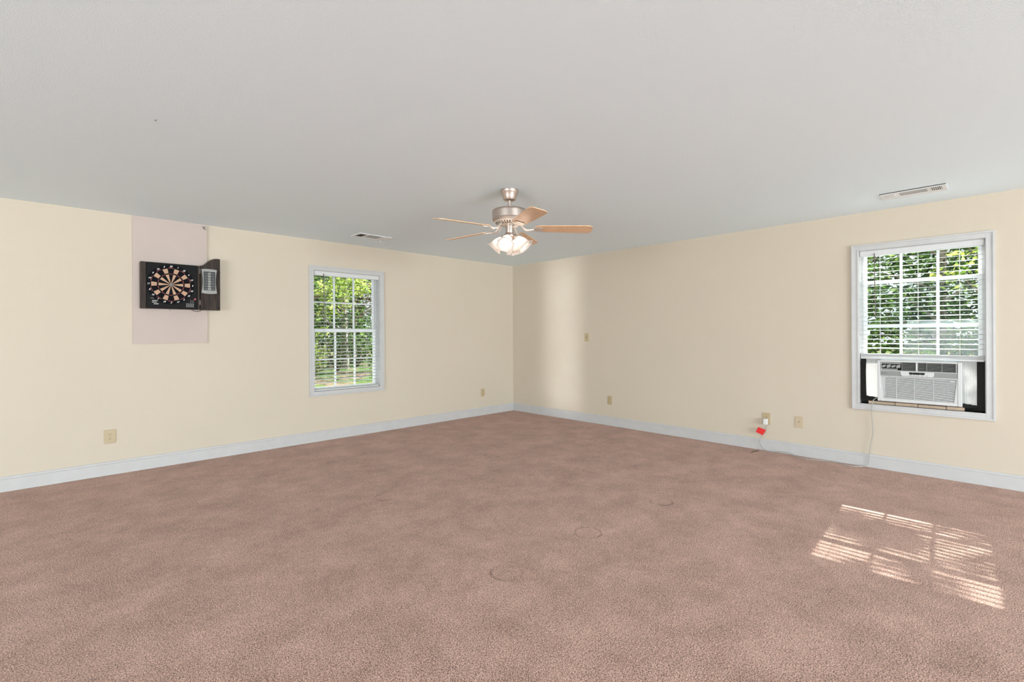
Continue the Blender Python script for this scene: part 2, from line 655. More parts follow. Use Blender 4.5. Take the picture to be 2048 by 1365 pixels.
def sash(tf, name, a, b, z0, z1, v0, v1, parent, nx=3, nz=2, stile=0.040, rail=0.034, munt=0.020, bars=None):
    mb = MB(tf)
    mb.box((a, v0, z0), (a + stile, v1, z1))
    mb.box((b - stile, v0, z0), (b, v1, z1))
    mb.box((a + stile, v0, z0), (b - stile, v1, z0 + rail))
    mb.box((a + stile, v0, z1 - rail), (b - stile, v1, z1))
    ga, gb, g0, g1 = a + stile, b - stile, z0 + rail, z1 - rail
    vm = (v0 + v1) / 2
    for i in range(1, nx):
        x = ga + (gb - ga) * i / nx
        mb.box((x - munt / 2, vm - 0.0085, g0), (x + munt / 2, vm + 0.0085, g1))
    for z in (bars or [g0 + (g1 - g0) * i / nz for i in range(1, nz)]):
        mb.box((ga, vm - 0.0075, z - munt / 2), (gb, vm + 0.0075, z + munt / 2))
    s = mb.build(name, M['vinyl'], parent)
    g = MB(tf)
    g.box((ga - 0.004, vm - 0.002, g0 - 0.004), (gb + 0.004, vm + 0.002, g1 + 0.004))
    g.build('glass_pane', M['glass'], s)
    return s


def window(name, tf, win, lift, bars=(None, None)):
    a, b, z0, z1 = win
    # jamb boards lining the opening
    mb = MB(tf)
    t = 0.012
    mb.box((a - 0.0, 0.0, z0), (a + t * 0.3, T, z1))
    mb.box((b - t * 0.3, 0.0, z0), (b, T, z1))
    mb.box((a, 0.0, z1 - t * 0.3), (b, T, z1))
    mb.box((a, 0.0, z0 - 0.006), (b, T, z0))
    # vinyl frame stepped on the outside
    frame_ring(mb, a, b, z0, z1, 0.022, 0.085, T)
    root = struct(mb.build(name, M['trim']))
    # casing on the room side: flat with a raised outer bead
    cw = 0.058
    mb = MB(tf)
    frame_ring(mb, a - cw, b + cw, z0 - cw, z1 + cw, cw, -0.014, 0.0)
    frame_ring(mb, a - cw, b + cw, z0 - cw, z1 + cw, 0.016, -0.020, -0.014)
    frame_ring(mb, a - 0.014, b + 0.014, z0 - 0.014, z1 + 0.014, 0.012, -0.017, -0.014)
    mb.build('casing', M['trim'], root, bevel=0.003)
    zm = (z0 + z1) / 2
    sash(tf, 'upper_sash', a + 0.006, b - 0.006, zm - 0.008, z1 - 0.012, 0.112, 0.136, root, bars=bars[0])
    sash(tf, 'lower_sash', a + 0.008, b - 0.008, z0 + 0.006 + lift, zm + 0.022 + lift, 0.086, 0.110, root, bars=bars[1])
    return root


def blind(tf, base, label, a, b, ztop, zbot, nslat, pitch, stack, tilt, name='window_blind'):
    root = thing(name, label, 'blind', tf(Vector(((a + b) / 2, 0.03, zbot))))
    a, b = a + 0.006, b - 0.006
    va, vb = 0.012, 0.060
    mb = MB(tf)
    mb.box((a, va - 0.006, ztop - 0.044), (b, vb, ztop))                 # headrail
    mb.build('headrail', M['slat'], root, bevel=0.002)
    mb = MB(tf)
    mb.box((a - 0.002, va - 0.012, ztop - 0.052), (b + 0.002, va - 0.007, ztop - 0.001))
    mb.build('valance', M['slat'], root, bevel=0.0015)
    # slats
    mb = MB(tf)
    wd, tilt = 0.043, R(tilt)
    vm = (va + vb) / 2
    z = ztop - 0.052 - pitch * 0.7
    zs = []
    for i in range(nslat):
        zs.append(z - pitch * i)
    for z in zs:
        dv, dz = wd / 2 * math.cos(tilt), wd / 2 * math.sin(tilt)
        sag = 0.0012
        mb.prism([(a, vm - dv, z - dz), (a, vm, z + sag), (a, vm + dv, z + dz), (a, vm + dv, z + dz + 0.0022), (a, vm, z + sag + 0.0022), (a, vm - dv, z - dz + 0.0022)], (b - a, 0, 0))
    for i in range(stack):
        zz = zbot + 0.020 + i * 0.0034
        mb.box((a, vm - wd / 2, zz), (b, vm + wd / 2, zz + 0.0022))
    mb.build('slats', M['slat'], root)
    mb = MB(tf)
    mb.box((a, vm - 0.024, zbot), (b, vm + 0.024, zbot + 0.017))
    mb.build('bottom_rail', M['slat'], root, bevel=0.003)
    # ladder cords, three pairs
    mb = MB(tf)
    for k in (0.175, 0.5, 0.825):
        x = a + (b - a) * k
        for vv in (vm - wd / 2 - 0.001, vm + wd / 2 + 0.001):
            mb.tube([(x, vv, zbot + 0.01), (x, vv, ztop - 0.04)], 0.0011, 5)
    mb.build('ladder_cords', M['string'], root)
    # tilt wand
    mb = MB(tf)
    x = a + 0.112
    mb.tube([(x, va - 0.018, ztop - 0.03), (x, va - 0.020, ztop - 0.10), (x + 0.006, va - 0.018, 1.42)], 0.0042, 8)
    mb.build('tilt_wand', M['wand'], root)
    return root


window('window_1', on_left, WIN_L, 0.0)
window('window_2', on_right, WIN_R, 0.4245, ([1.766], [1.352]))
blind(on_left, None, 'white slatted blind lowered to the sill in the window of the left wall', WIN_L[0] + 0.004, WIN_L[1] - 0.004, 2.068, 0.606, 32, 0.0415, 3, 6)
blind(on_right, None, 'white slatted blind drawn halfway down above the air conditioner', WIN_R[0] + 0.004, WIN_R[1] - 0.004, 2.068, 1.034, 21, 0.0425, 9, 6.5)

# ------------------------------------------------------------------ window air conditioner
AC = thing('air_conditioner', 'white window air conditioner with grey band under the half-drawn blind', 'air conditioner', (0.05, -5.235, 0.64))
ua, ub, az0, az1 = 4.954, 5.530, 0.648, 1.026
mb = MB(on_right)
mb.box((ua + 0.006, -0.02, az0 + 0.004), (ub - 0.006, 0.42, az1 - 0.004))
mb.build('housing', M['ac'], AC, bevel=0.006)
# front frame with openings for louvre and grille
mb = MB(on_right)
v0, v1 = -0.060, -0.021
gl, gr = 4.975, 5.502
mb.box((ua, v0, az0), (gl, v1, az1))
mb.box((gr, v0, az0), (ub, v1, az1))
mb.box((gl, v0, 1.012), (gr, v1, az1))
mb.box((gl, v0, az0), (gr, v1, 0.676))
mb.box((gl, v0, 0.930), (gr, v1, 0.937))
mb.box((gl, v0, 0.876), (gr, v1, 0.885))
front = mb.build('front_panel', M['ac'], AC, bevel=0.005)
# air outlet
mb = MB(on_right)
mb.box((gl, -0.030, 0.937), (gr, -0.022, 1.012))
louv = mb.build('air_outlet', M['acdark'], AC)
mb = MB(on_right)
for i in range(7):
    z = 0.945 + i * 0.010
    mb.obox(((gl + gr) / 2 + 0.078, -0.044, z), ((gr - gl) / 2 - 0.082, 0, 0), (0, 0.009, 0.002), (0, 0, 0.0009))
for i in range(16):
    x = 5.00 + i * 0.0085
for x in (5.13, 5.30, 5.40, 5.495):
    mb.box((x, -0.055, 0.938), (x + 0.003, -0.034, 1.011))
mb.build('louver_fins', M['acgrey'], louv)
mb = MB(on_right)
for i in range(4):                                   # turned deflector fins at the left of the outlet
    x = 4.990 + i * 0.035
    mb.obox((x + 0.012, -0.046, 0.974), (0.014, 0.004, 0.004), (0, 0.006, 0), (0, 0, 0.014 if i % 2 else 0.010))
mb.box((gl + 0.001, -0.052, 0.938), (gl + 0.125, -0.047, 0.952))
mb.box((gl + 0.001, -0.052, 0.996), (gl + 0.150, -0.047, 1.011))
mb.build('deflector', M['acgrey'], louv)
for a_, b_ in ((5.229, 5.241), (gl + 0.005, gl + 0.008), (gr - 0.010, gr - 0.006)):
    mb = MB(on_right)
    mb.box((a_, -0.060, 0.937), (b_, -0.040, 1.012))
    mb.build('louver_post', M['ac'], louv)
# grey band with control panel
mb = MB(on_right)
mb.box((gl, -0.057, 0.885), (gr, -0.024, 0.930))
band = mb.build('control_band', M['acgrey'], AC)
mb = MB(on_right)
mb.prism([(5.121, -0.0572, 0.930), (5.353, -0.0572, 0.930), (5.350, -0.0572, 0.897), (5.340, -0.0572, 0.889), (5.135, -0.0572, 0.889), (5.126, -0.0572, 0.898)], (0, -0.004, 0))
mb.build('control_panel', M['ac'], band, bevel=0.001)
mb = MB(on_right)
mb.prism([(5.181, -0.0612, 0.925), (5.291, -0.0612, 0.925), (5.287, -0.0612, 0.905), (5.185, -0.0612, 0.905)], (0, -0.0012, 0))
mb.build('display', M['display'], band)
mb = MB(on_right)
for i, (x, wdt) in enumerate(((5.186, 0.014), (5.212, 0.010), (5.234, 0.018), (5.268, 0.012), (5.296, 0.014))):
    mb.box((x, -0.0620, 0.896), (x + wdt, -0.0611, 0.899))
for i in range(7):                                   # small illegible lettering on the band
    x = 4.980 + i * 0.0062
    mb.box((x, -0.0578, 0.904), (x + 0.0044, -0.0569, 0.911))
for x in (5.206, 5.256):
    mb.box((x, -0.0632, 0.912), (x + 0.004, -0.0622, 0.920))
mb.build('lettering', mat('faint_lettering', (0.13, 0.13, 0.12), 0.5), band)
# intake grille: fine horizontal bars
mb = MB(on_right)
mb.box((gl, -0.036, 0.676), (gr, -0.024, 0.876))
grl = mb.build('intake_grille', M['acgap'], AC)
mb = MB(on_right)
nb = 21
for i in range(nb):
    z = 0.680 + (0.872 - 0.680) * i / (nb - 1)
    ins = 0.004 + 0.014 * (1 - i / (nb - 1))
    mb.obox(((gl + gr) / 2, -0.047, z), ((gr - gl) / 2 - ins, 0, 0), (0, 0.007, 0.0012), (0, 0, 0.0024))
for x in (5.09, 5.216, 5.345):
    mb.box((x, -0.054, 0.679), (x + 0.003, -0.040, 0.873))
for s, x in ((1, gl), (-1, gr)):
    mb.prism([(x, -0.057, 0.676), (x, -0.057, 0.876), (x + s * 0.004, -0.057, 0.876), (x + s * 0.022, -0.057, 0.676)], (0, 0.020, 0))
for i in range(nb - 1):                               # blanked strip at the left end of the grille
    pass
mb.box((gl + 0.004, -0.046, 0.700), (gl + 0.034, -0.040, 0.868))
mb.build('grille_bars', M['ac'], grl)
mb = MB(on_right)
mb.box((5.455, -0.0585, 0.857), (5.484, -0.053, 0.864))
mb.build('badge', M['white'], grl)
# pleated side panels and their frames
for s, (p0, p1) in (('l', (4.846, 4.964)), ('r', (5.521, 5.620))):
    mb = MB(on_right)
    n = 22 if s == 'l' else 18
    pts = []
    for i in range(n + 1):
        pts.append((p0 + (p1 - p0) * i / n, 0.050 + (0.006 if i % 2 else 0.0)))
    for i in range(n):
        (x0_, y0_), (x1_, y1_) = pts[i], pts[i + 1]
        mb.poly([(x0_, y0_, 0.655), (x1_, y1_, 0.655), (x1_, y1_, 1.040), (x0_, y0_, 1.040)])
    mb.build('side_panel', M['curtain'], AC)
for (p0, p1, zb) in ((4.806, 4.850, 0.618), (5.617, 5.670, 0.612)):
    mb = MB(on_right)
    mb.prism([(p0, 0.040, zb), (p1 + 0.004, 0.040, zb + 0.004), (p1, 0.040, zb + 0.12), (p1 - 0.002, 0.040, 0.90), (p1 + 0.001, 0.040, 1.036), (p0, 0.040, 1.036)], (0, 0.03, 0))
    mb.build('foam_strip', M['foam'], AC, bevel=0.004)
for (p0, p1, zl, zh) in ((4.846, 4.962, 0.628, 0.676), (5.530, 5.622, 0.632, 0.668)):
    mb = MB(on_right)
    n = 8
    top = [(p0 + (p1 - p0) * i / n, 0.036, zh - 0.012 * i / n + 0.002 * math.sin(i * 2.1)) for i in range(n + 1)]
    bot = [(p0 + (p1 - p0) * i / n, 0.036, zl + 0.002 * math.sin(i * 1.7)) for i in range(n, -1, -1)]
    mb.prism(top + bot, (0, 0.03, 0))
    mb.build('foam_strip', M['foam'], AC)
for (a_, b_, z0_, z1_, q0, q1) in ((4.806, 5.671, 0.606, 0.655, 0.076, 0.084), (4.85, 5.62, 1.020, 1.0405, 0.070, 0.085)):
    mb = MB(on_right)                                 # strips added to block light through the gaps under and over the unit
    mb.box((a_, q0, z0_), (b_, q1, z1_))
    mb.build('foam_strip' if z0_ < 0.8 else 'top_light_stop', M['foam'] if z0_ < 0.8 else M['vinyl'], AC)
# power cord down to the outlet
cord_pts = [(0.0, -4.962, 0.69), (-0.030, -4.945, 0.668), (-0.040, -4.921, 0.650), (-0.034, -4.908, 0.600), (-0.030, -4.905, 0.544), (-0.024, -4.909, 0.426), (-0.020, -4.911, 0.316),
            (-0.022, -4.896, 0.232), (-0.026, -4.886, 0.142), (-0.026, -4.880, 0.066), (-0.030, -4.868, 0.020), (-0.055, -4.830, 0.006),
            (-0.100, -4.775, 0.005), (-0.106, -4.710, 0.005), (-0.050, -4.594, 0.006), (-0.088, -4.460, 0.005), (-0.112, -4.327, 0.005), (-0.045, -4.213, 0.016),
            (-0.040, -4.140, 0.022), (-0.030, -4.060, 0.006), (-0.030, -3.974, 0.008), (-0.031, -3.919, 0.050), (-0.032, -3.906, 0.107), (-0.034, -3.929, 0.160),
            (-0.034, -3.950, 0.215), (-0.034, -3.974, 0.265), (-0.032, -3.976, 0.300)]
mb = MB()
mb.tube(cord_pts, 0.0036, 8, smooth=2)
cord = mb.build('power_cord', M['cord'], AC, smooth=True)
mb = MB()
mb.box((-0.052, -3.990, 0.290), (-0.009, -3.952, 0.352))
mb.box((-0.056, -3.983, 0.322), (-0.050, -3.959, 0.346))
mb.build('plug', M['cordwhite'], cord, bevel=0.003)
mb = MB()
mb.prism([(-0.046, -3.876, 0.198), (-0.042, -3.900, 0.253), (-0.040, -3.977, 0.231), (-0.043, -3.965, 0.200), (-0.044, -3.942, 0.168), (-0.046, -3.930, 0.176)], (-0.0015, 0, 0))
mb.build('warning_tag', M['tag'], cord)
# beige blocks packed under the unit on the sill
for i, (p0, p1) in enumerate(((4.872, 5.070), (5.074, 5.232), (5.236, 5.422), (5.426, 5.540))):
    mb = MB(on_right)
    mb.box((p0, 0.022, 0.6055), (p1, 0.072, 0.6310 + 0.002 * (i % 2)))
    o = mb.build('support_block', M['block'], None, bevel=0.0015)
    tag(o, ['beige block at the left end of the row under the air conditioner', 'second beige block from the left under the air conditioner',
            'third beige block from the left under the air conditioner', 'beige block at the right end of the row under the air conditioner'][i], 'block', 'blocks packed under the air conditioner')

# ------------------------------------------------------------------ ceiling fan
FX, FY = -2.980, -3.030
fan = thing('ceiling_fan', 'brushed nickel ceiling fan with five oak blades and lit glass shades', 'ceiling fan', (FX, FY, H))
mb = MB()
mb.lathe([(0.0, 2.4398), (0.072, 2.4398), (0.073, 2.425), (0.070, 2.418), (0.066, 2.410), (0.056, 2.385), (0.052, 2.368), (0.046, 2.358), (0.028, 2.352), (0.0, 2.352)], (FX, FY, 0), seg=40)
mb.build('canopy', M['nickel'], fan, smooth=True)
mb = MB()
mb.lathe([(0.0, 2.36), (0.013, 2.36), (0.013, 2.305), (0.022, 2.300), (0.022, 2.282), (0.0, 2.282)], (FX, FY, 0), seg=20)
mb.build('downrod', M['nickel'], fan, smooth=True)
mb = MB()
mb.lathe([(0.0, 2.286), (0.070, 2.285), (0.108, 2.284), (0.130, 2.279), (0.137, 2.273), (0.139, 2.266), (0.1365, 2.264), (0.139, 2.262), (0.139, 2.208), (0.135, 2.205), (0.136, 2.196), (0.128, 2.191), (0.0, 2.191)], (FX, FY, 0), seg=48)
mb.build('motor_housing', M['nickel'], fan, smooth=True)
# slotted flywheel skirt below the motor
mb = MB()
mb.lathe([(0.118, 2.193), (0.124, 2.184), (0.100, 2.170), (0.072, 2.163), (0.050, 2.161), (0.0, 2.161)], (FX, FY, 0), seg=48)
skirt = mb.build('motor_skirt', M['nickel_pale'], fan, smooth=True)
mb = MB()
for i in range(30):
    a = 2 * PI * i / 30
    c, s = math.cos(a), math.sin(a)
    p1 = Vector((FX + c * 0.112, FY + s * 0.112, 2.1760))
    p2 = Vector((FX + c * 0.078, FY + s * 0.078, 2.1635))
    mb.obox((p1 + p2) / 2, (p1 - p2) / 2, Vector((-s, c, 0)) * 0.0032, (0, 0, 0.0022))
mb.build('vent_slots', M['duct'], skirt)
# blades
cam_r = Vector((math.sin(YAW), -math.cos(YAW), 0))
cam_d = Vector((math.cos(YAW), math.sin(YAW), 0))


def fan_dir(deg):
    return (cam_r * math.cos(R(deg)) + cam_d * math.sin(R(deg))).normalized()


def blade_outline():
    L0, L1 = 0.205, 0.660
    pts = []
    for s in (1, -1):
        side = [(L0, 0.040 * s), (L0 + 0.03, 0.055 * s), (0.34, 0.060 * s), (0.50, 0.066 * s), (0.615, 0.069 * s), (0.640, 0.064 * s), (0.655, 0.052 * s), (L1, 0.030 * s)]
        pts += side if s == 1 else side[::-1]
    return pts


ZB = 2.128
for k in range(5):
    ax = fan_dir(72 + 72 * k)
    perp = Vector((-ax.y, ax.x, 0))
    pitch = R(-12)
    pv = perp * math.cos(pitch) + Vector((0, 0, 1)) * math.sin(pitch)
    nv = ax.cross(pv)
    c0 = Vector((FX, FY, ZB))
    droop = lambda q: Vector((0, 0, -0.012 * q / 0.66))
    mb = MB()
    mb.prism([c0 + ax * q + pv * t + droop(q) + nv * 0.003 for q, t in blade_outline()], nv * 0.006)
    bl = mb.build('blade', M['blade'], fan, bevel=0.0015)
    bl['label'] = 'oak-coloured fan blade with rounded tip'
    mb = MB()
    # leaf-shaped bracket plate plus a curved arm up to the motor
    plate = []
    for i in range(24):
        a = 2 * PI * i / 24
        q = 0.225 + 0.052 * math.cos(a)
        t = 0.036 * math.sin(a) * (1.0 + 0.25 * math.cos(a))
        if math.cos(a) > 0.75:
            q -= 0.014 * (1 - abs(math.sin(a)) / 0.66)
        plate.append(c0 + ax * q + pv * t + droop(q) - nv * 0.001)
    mb.prism(plate, nv * -0.0035)
    for s in (-1, 1):
        mb.tube([c0 + ax * 0.085 + Vector((0, 0, 0.040)) + perp * 0.010 * s, c0 + ax * 0.125 + Vector((0, 0, -0.004)) + perp * 0.016 * s,
                 c0 + ax * 0.160 + Vector((0, 0, -0.012)) + perp * 0.012 * s, c0 + ax * 0.192 + Vector((0, 0, -0.006)) + perp * 0.004 * s], 0.006, 8, smooth=2)
    mb.build('blade_bracket', M['nickel_pale'], bl, smooth=True)
# switch housing and light kit
mb = MB()
mb.lathe([(0.0, 2.164), (0.038, 2.164), (0.038, 2.156), (0.033, 2.152), (0.031, 2.096), (0.036, 2.090), (0.040, 2.076), (0.034, 2.060), (0.018, 2.050), (0.008, 2.040), (0.0, 2.038)], (FX, FY, 0), seg=36)
mb.build('switch_housing', M['nickel'], fan, smooth=True)
SH = [(0.020, 0.0), (0.024, 0.010), (0.031, 0.022), (0.040, 0.040), (0.045, 0.060), (0.047, 0.078), (0.051, 0.094), (0.060, 0.106), (0.070, 0.112)]
for k in range(4):
    ax = fan_dir(-104 + 90 * k)
    dn = (ax * math.cos(R(46)) + Vector((0, 0, -1)) * math.sin(R(46))).normalized()
    st = Vector((FX, FY, 2.080)) + ax * 0.034
    mb = MB()
    mb.tube([st - dn * 0.01, st + dn * 0.012, st + dn * 0.022], [0.010, 0.011, 0.020], 16)
    mb.tube([st + dn * 0.020, st + dn * 0.040], 0.021, 16)
    arm = mb.build('lamp_socket', M['nickel'], fan, smooth=True)
    mb = MB()
    mb.lathe(SH, st + dn * 0.030, dn, 48, wave=lambda a, j: 0.0045 * math.cos(8 * a) * max(0, (j - 5) / 3))
    mb.build('lamp_shade', M['shade'], fan, smooth=True, solid=0.002)
    mb = MB()
    mb.lathe([(0.0, 0.0), (0.009, 0.002), (0.010, 0.014), (0.019, 0.030), (0.022, 0.042), (0.019, 0.054), (0.010, 0.062), (0.0, 0.064)], st + dn * 0.038, dn, 20)
    mb.build('bulb', M['bulb'], arm, smooth=True)
for (dx, ln) in ((0.012, 0.150), (0.026, 0.128)):
    p = Vector((FX, FY, 0)) + cam_r * dx - cam_d * 0.028
    mb = MB()
    mb.tube([(p.x, p.y, 2.08), (p.x, p.y, 2.08 - ln)], 0.0012, 6)
    mb.lathe([(0.0, 0.0), (0.0045, -0.004), (0.005, -0.014), (0.002, -0.022), (0.0, -0.023)], (p.x, p.y, 2.08 - ln), seg=10)
    mb.build('pull_chain', M['nickel'], fan)

# ------------------------------------------------------------------ ceiling vents
# near the right wall: three-way register with a closed middle
v = thing('ceiling_vent', 'long white ceiling vent with slotted ends near the right wall', 'vent', (-0.52, -5.26, H))
mb = MB()
x0, x1, y0, y1 = -0.640, -0.412, -5.468, -5.056
zf = H - 0.006
frame = [(x0, y0, x1, y0 + 0.028), (x0, y1 - 0.028, x1, y1), (x0, y0 + 0.028, x0 + 0.045, y1 - 0.028), (x1 - 0.060, y0 + 0.028, x1, y1 - 0.028),
         (x0 + 0.045, -5.372, x1 - 0.060, -5.352), (x0 + 0.045, -5.175, x1 - 0.060, -5.155)]
for a_, b_, c_, d_ in frame:
    mb.box((a_, b_, zf), (c_, d_, H - 0.0002))
mb.box((x0, y0, H - 0.009), (x0 + 0.006, y1, H - 0.0002))
mb.build('register_frame', M['vent'], v)
mb = MB()
mb.box((x0 + 0.045, y0 + 0.028, H - 0.0022), (x1 - 0.060, -5.372, H - 0.0004))
mb.build('duct_opening', M['duct'], v)
mb = MB()
mb.box((x0 + 0.045, -5.155, H - 0.0022), (x1 - 0.060, y1 - 0.028, H - 0.0004))
mb.build('duct_opening', M['ventgrey'], v)
mb = MB()
mb.box((x0 + 0.045, -5.352, H - 0.004), (x1 - 0.060, -5.175, H - 0.0003))
mb.build('damper_plate', M['ventgrey'], v)
mb = MB()
for i in range(6):
    y = y0 + 0.034 + i * 0.0115
    mb.obox(((x0 + x1) / 2 - 0.008, y, H - 0.006), ((x1 - x0) / 2 - 0.055, 0, 0), (0, 0.0035, 0.0012), (0, 0, 0.0007))
for i in range(6):
    y = -5.150 + i * 0.0115
    mb.obox(((x0 + x1) / 2 - 0.008, y, H - 0.006), ((x1 - x0) / 2 - 0.055, 0, 0), (0, 0.0045, -0.0012), (0, 0, 0.0007))
mb.build('louvers', M['vent'], v)
# near the left window: one end stands open and dark
v = thing('ceiling_vent', 'small white ceiling vent with a dark open end near the left window', 'vent', (-2.91, -0.63, H))
x0, x1, y0, y1 = -3.118, -2.708, -0.738, -0.522
mb = MB()
for a_, b_, c_, d_ in ((x0, y0, x1, y0 + 0.024), (x0, y1 - 0.024, x1, y1), (x0, y0 + 0.024, x0 + 0.024, y1 - 0.024), (x1 - 0.024, y0 + 0.024, x1, y1 - 0.024),
                       (-3.005, y0 + 0.024, -2.985, y1 - 0.024), (-2.815, y0 + 0.024, -2.800, y1 - 0.024)):
    mb.box((a_, b_, H - 0.007), (c_, d_, H - 0.0002))
mb.build('register_frame', M['vent'], v)
mb = MB()
mb.box((x0 + 0.024, y0 + 0.024, H - 0.0022), (-3.005, y1 - 0.024, H - 0.0004))
mb.build('duct_opening', M['duct'], v)
mb = MB()
mb.box((-2.985, y0 + 0.024, H - 0.004), (-2.815, y1 - 0.024, H - 0.0003))
mb.build('damper_plate', M['ventgrey'], v)
mb = MB()
mb.box((-2.800, y0 + 0.024, H - 0.0022), (x1 - 0.024, y1 - 0.024, H - 0.0004))
for i in range(6):
    x = -2.796 + i * 0.0115
    mb.obox((x, (y0 + y1) / 2, H - 0.006), (0.0045, 0, -0.0012), (0, (y1 - y0) / 2 - 0.026, 0), (0, 0, 0.0007))
mb.obox((-2.752, y1 - 0.008, H - 0.020), (0.003, 0, 0), (0, 0.003, 0), (0, 0, 0.012))
mb.build('louvers', M['vent'], v)


# ------------------------------------------------------------------ outlets and wall plates
def wall_plate(tf, u_, z, wdt, hgt, kind, label, name, material=None, cat='outlet'):
    material = material or M['ivory']
    t = thing(name, label, cat, tf(Vector((u_, 0, z))))
    mb = MB(tf)
    mb.box((u_ - wdt / 2, -0.006, z - hgt / 2), (u_ + wdt / 2, 0, z + hgt / 2))
    mb.build('plate', material, t, bevel=0.003)
    if kind == 'duplex' or kind == 'upper':
        for s in ((1, -1) if kind == 'duplex' else (1, -1)):
            zc = z + s * 0.0195
            mb = MB(tf)
            pts = []
            for i in range(24):
                a = 2 * PI * i / 24
                pts.append((u_ + 0.017 * math.cos(a), -0.006, zc + max(-0.0135, min(0.0135, 0.017 * math.sin(a)))))
            mb.prism(pts, (0, -0.002, 0))
            rc = mb.build('receptacle', material, t)
            mb = MB(tf)
            mb.box((u_ - 0.0075, -0.0086, zc + 0.001), (u_ - 0.0055, -0.0079, zc + 0.009))
            mb.box((u_ + 0.0055, -0.0086, zc + 0.001), (u_ + 0.0075, -0.0079, zc + 0.008))
            mb.box((u_ - 0.0025, -0.0086, zc - 0.010), (u_ + 0.0025, -0.0079, zc - 0.005))
            mb.build('slots', M['slot'], rc)
        mb = MB(tf)
        mb.lathe([(0.0, 0.0), (0.003, 0.0), (0.003, 0.0012), (0.0, 0.0012)], (u_, -0.006, z), (0, -1, 0), 12)
        mb.build('screw', material, t)
    elif kind == 'coax':
        mb = MB(tf)
        mb.lathe([(0.0045, 0.0), (0.0045, 0.006), (0.002, 0.006)], (u_, -0.006, z + 0.004), (0, -1, 0), 14)
        mb.build('coax_jack', M['steel'], t)
        for zz in (z + 0.042, z - 0.036):
            mb = MB(tf)
            mb.lathe([(0.0, 0.0), (0.003, 0.0), (0.003, 0.0012), (0.0, 0.0012)], (u_, -0.006, zz), (0, -1, 0), 12)
            mb.build('screw', material, t)
    elif kind == 'switch':
        mb = MB(tf)
        mb.box((u_ - 0.005, -0.008, z - 0.012), (u_ + 0.005, -0.006, z + 0.012))
        tgl = mb.build('toggle_slot', M['slot'], t)
        mb = MB(tf)
        mb.prism([(u_ - 0.0035, -0.007, z - 0.008), (u_ - 0.0035, -0.007, z + 0.002), (u_ - 0.0035, -0.017, z - 0.006), (u_ - 0.0035, -0.016, z - 0.011)], (0.007, 0, 0))
        mb.build('toggle', material, t)
        for zz in (z + 0.030, z - 0.030):
            mb = MB(tf)
            mb.lathe([(0.0, 0.0), (0.003, 0.0), (0.003, 0.0012), (0.0, 0.0012)], (u_, -0.006, zz), (0, -1, 0), 12)
            mb.build('screw', material, t)
    return t


wall_plate(on_left, -5.228, 0.356, 0.086, 0.125, 'duplex', 'wide tan wall outlet below and left of the dartboard panel', 'wall_outlet')
wall_plate(on_left, -0.680, 0.358, 0.076, 0.122, 'duplex', 'tan wall outlet on the left wall close to the room corner', 'wall_outlet')
wall_plate(on_right, 1.941, 0.353, 0.074, 0.122, 'duplex', 'tan wall outlet low on the right wall below the switch plate', 'wall_outlet')
wall_plate(on_right, 1.545, 1.234, 0.074, 0.120, 'switch', 'tan switch plate at waist height on the right wall', 'switch_plate', cat='switch')
wall_plate(on_right, 3.972, 0.349, 0.080, 0.126, 'duplex', 'tan wall outlet with the white air conditioner plug in it', 'wall_outlet')
wall_plate(on_right, 4.288, 0.352, 0.074, 0.116, 'coax', 'pale cable wall plate right of the outlet with the plug', 'cable_plate', M['ivory_pale'], 'wall plate')

# small debris on the carpet and tiny marks on the wall and ceiling
mb = MB()
mb.tube([(-0.245, -3.890, 0.006), (-0.190, -3.900, 0.010), (-0.150, -3.905, 0.006), (-0.085, -3.918, 0.018)], [0.003, 0.006, 0.005, 0.002], 8, smooth=1)
mb.tube([(-0.165, -3.902, 0.008), (-0.130, -3.935, 0.010)], [0.004, 0.002], 8)
tag(mb.build('twig', M['twig'], smooth=True), 'small brown twig on the carpet near the red cord tag', 'debris')
mb = MB()
mb.lathe([(0.0, 0.0), (0.004, 0.0), (0.004, 0.004), (0.0, 0.005)], (-5.209, -2.627, H), (0, 0, -1), 10)
tag(mb.build('screw', M['steel']), 'tiny dark screw head alone in the ceiling at left', 'screw')

# ------------------------------------------------------------------ dartboard on its backing panel
pn = MB(on_left)
pn.box((-5.060, -0.016, 1.213), (-4.449, -0.0005, 2.4395))
tag(pn.build('backing_panel', M['panel'], bevel=0.0015), 'tall pale pink board fixed to the wall behind the dartboard', 'panel')
mb = MB()
mb.tube([(-4.479, -0.016, 2.412), (-4.479, -0.030, 2.410), (-4.479, -0.034, 2.398), (-4.474, -0.030, 2.388), (-4.466, -0.026, 2.390)], 0.004, 8, smooth=1)
mb.box((-4.492, -0.019, 2.402), (-4.466, -0.016, 2.418))
tag(mb.build('hook', M['steel']), 'small dark hook at the top right of the pink board', 'hook')

DB = thing('dartboard_cabinet', 'black electronic dartboard in a dark wooden cabinet with open door', 'dartboard', (-4.77, -0.016, 1.55))
bx0, bx1, bz0, bz1 = -5.006, -4.530, 1.552, 1.998
yf = -0.095
mb = MB()
mb.box((bx0, yf, bz0), (bx0 + 0.040, -0.017, bz1))
mb.box((bx1 - 0.020, yf, bz0), (bx1, -0.017, bz1))
mb.box((bx0 + 0.04, yf + 0.004, bz1 - 0.012), (bx1 - 0.02, -0.017, bz1))
mb.box((bx0 + 0.04, yf + 0.004, bz0), (bx1 - 0.02, -0.017, bz0 + 0.012))
mb.box((bx0 + 0.04, -0.024, bz0 + 0.012), (bx1 - 0.02, -0.017, bz1 - 0.012))
mb.build('cabinet_case', M['darkwood'], DB, bevel=0.003)
mb = MB()
mb.box((bx0 + 0.041, yf - 0.006, bz0 + 0.004), (bx1 - 0.022, yf + 0.03, bz1 - 0.004))
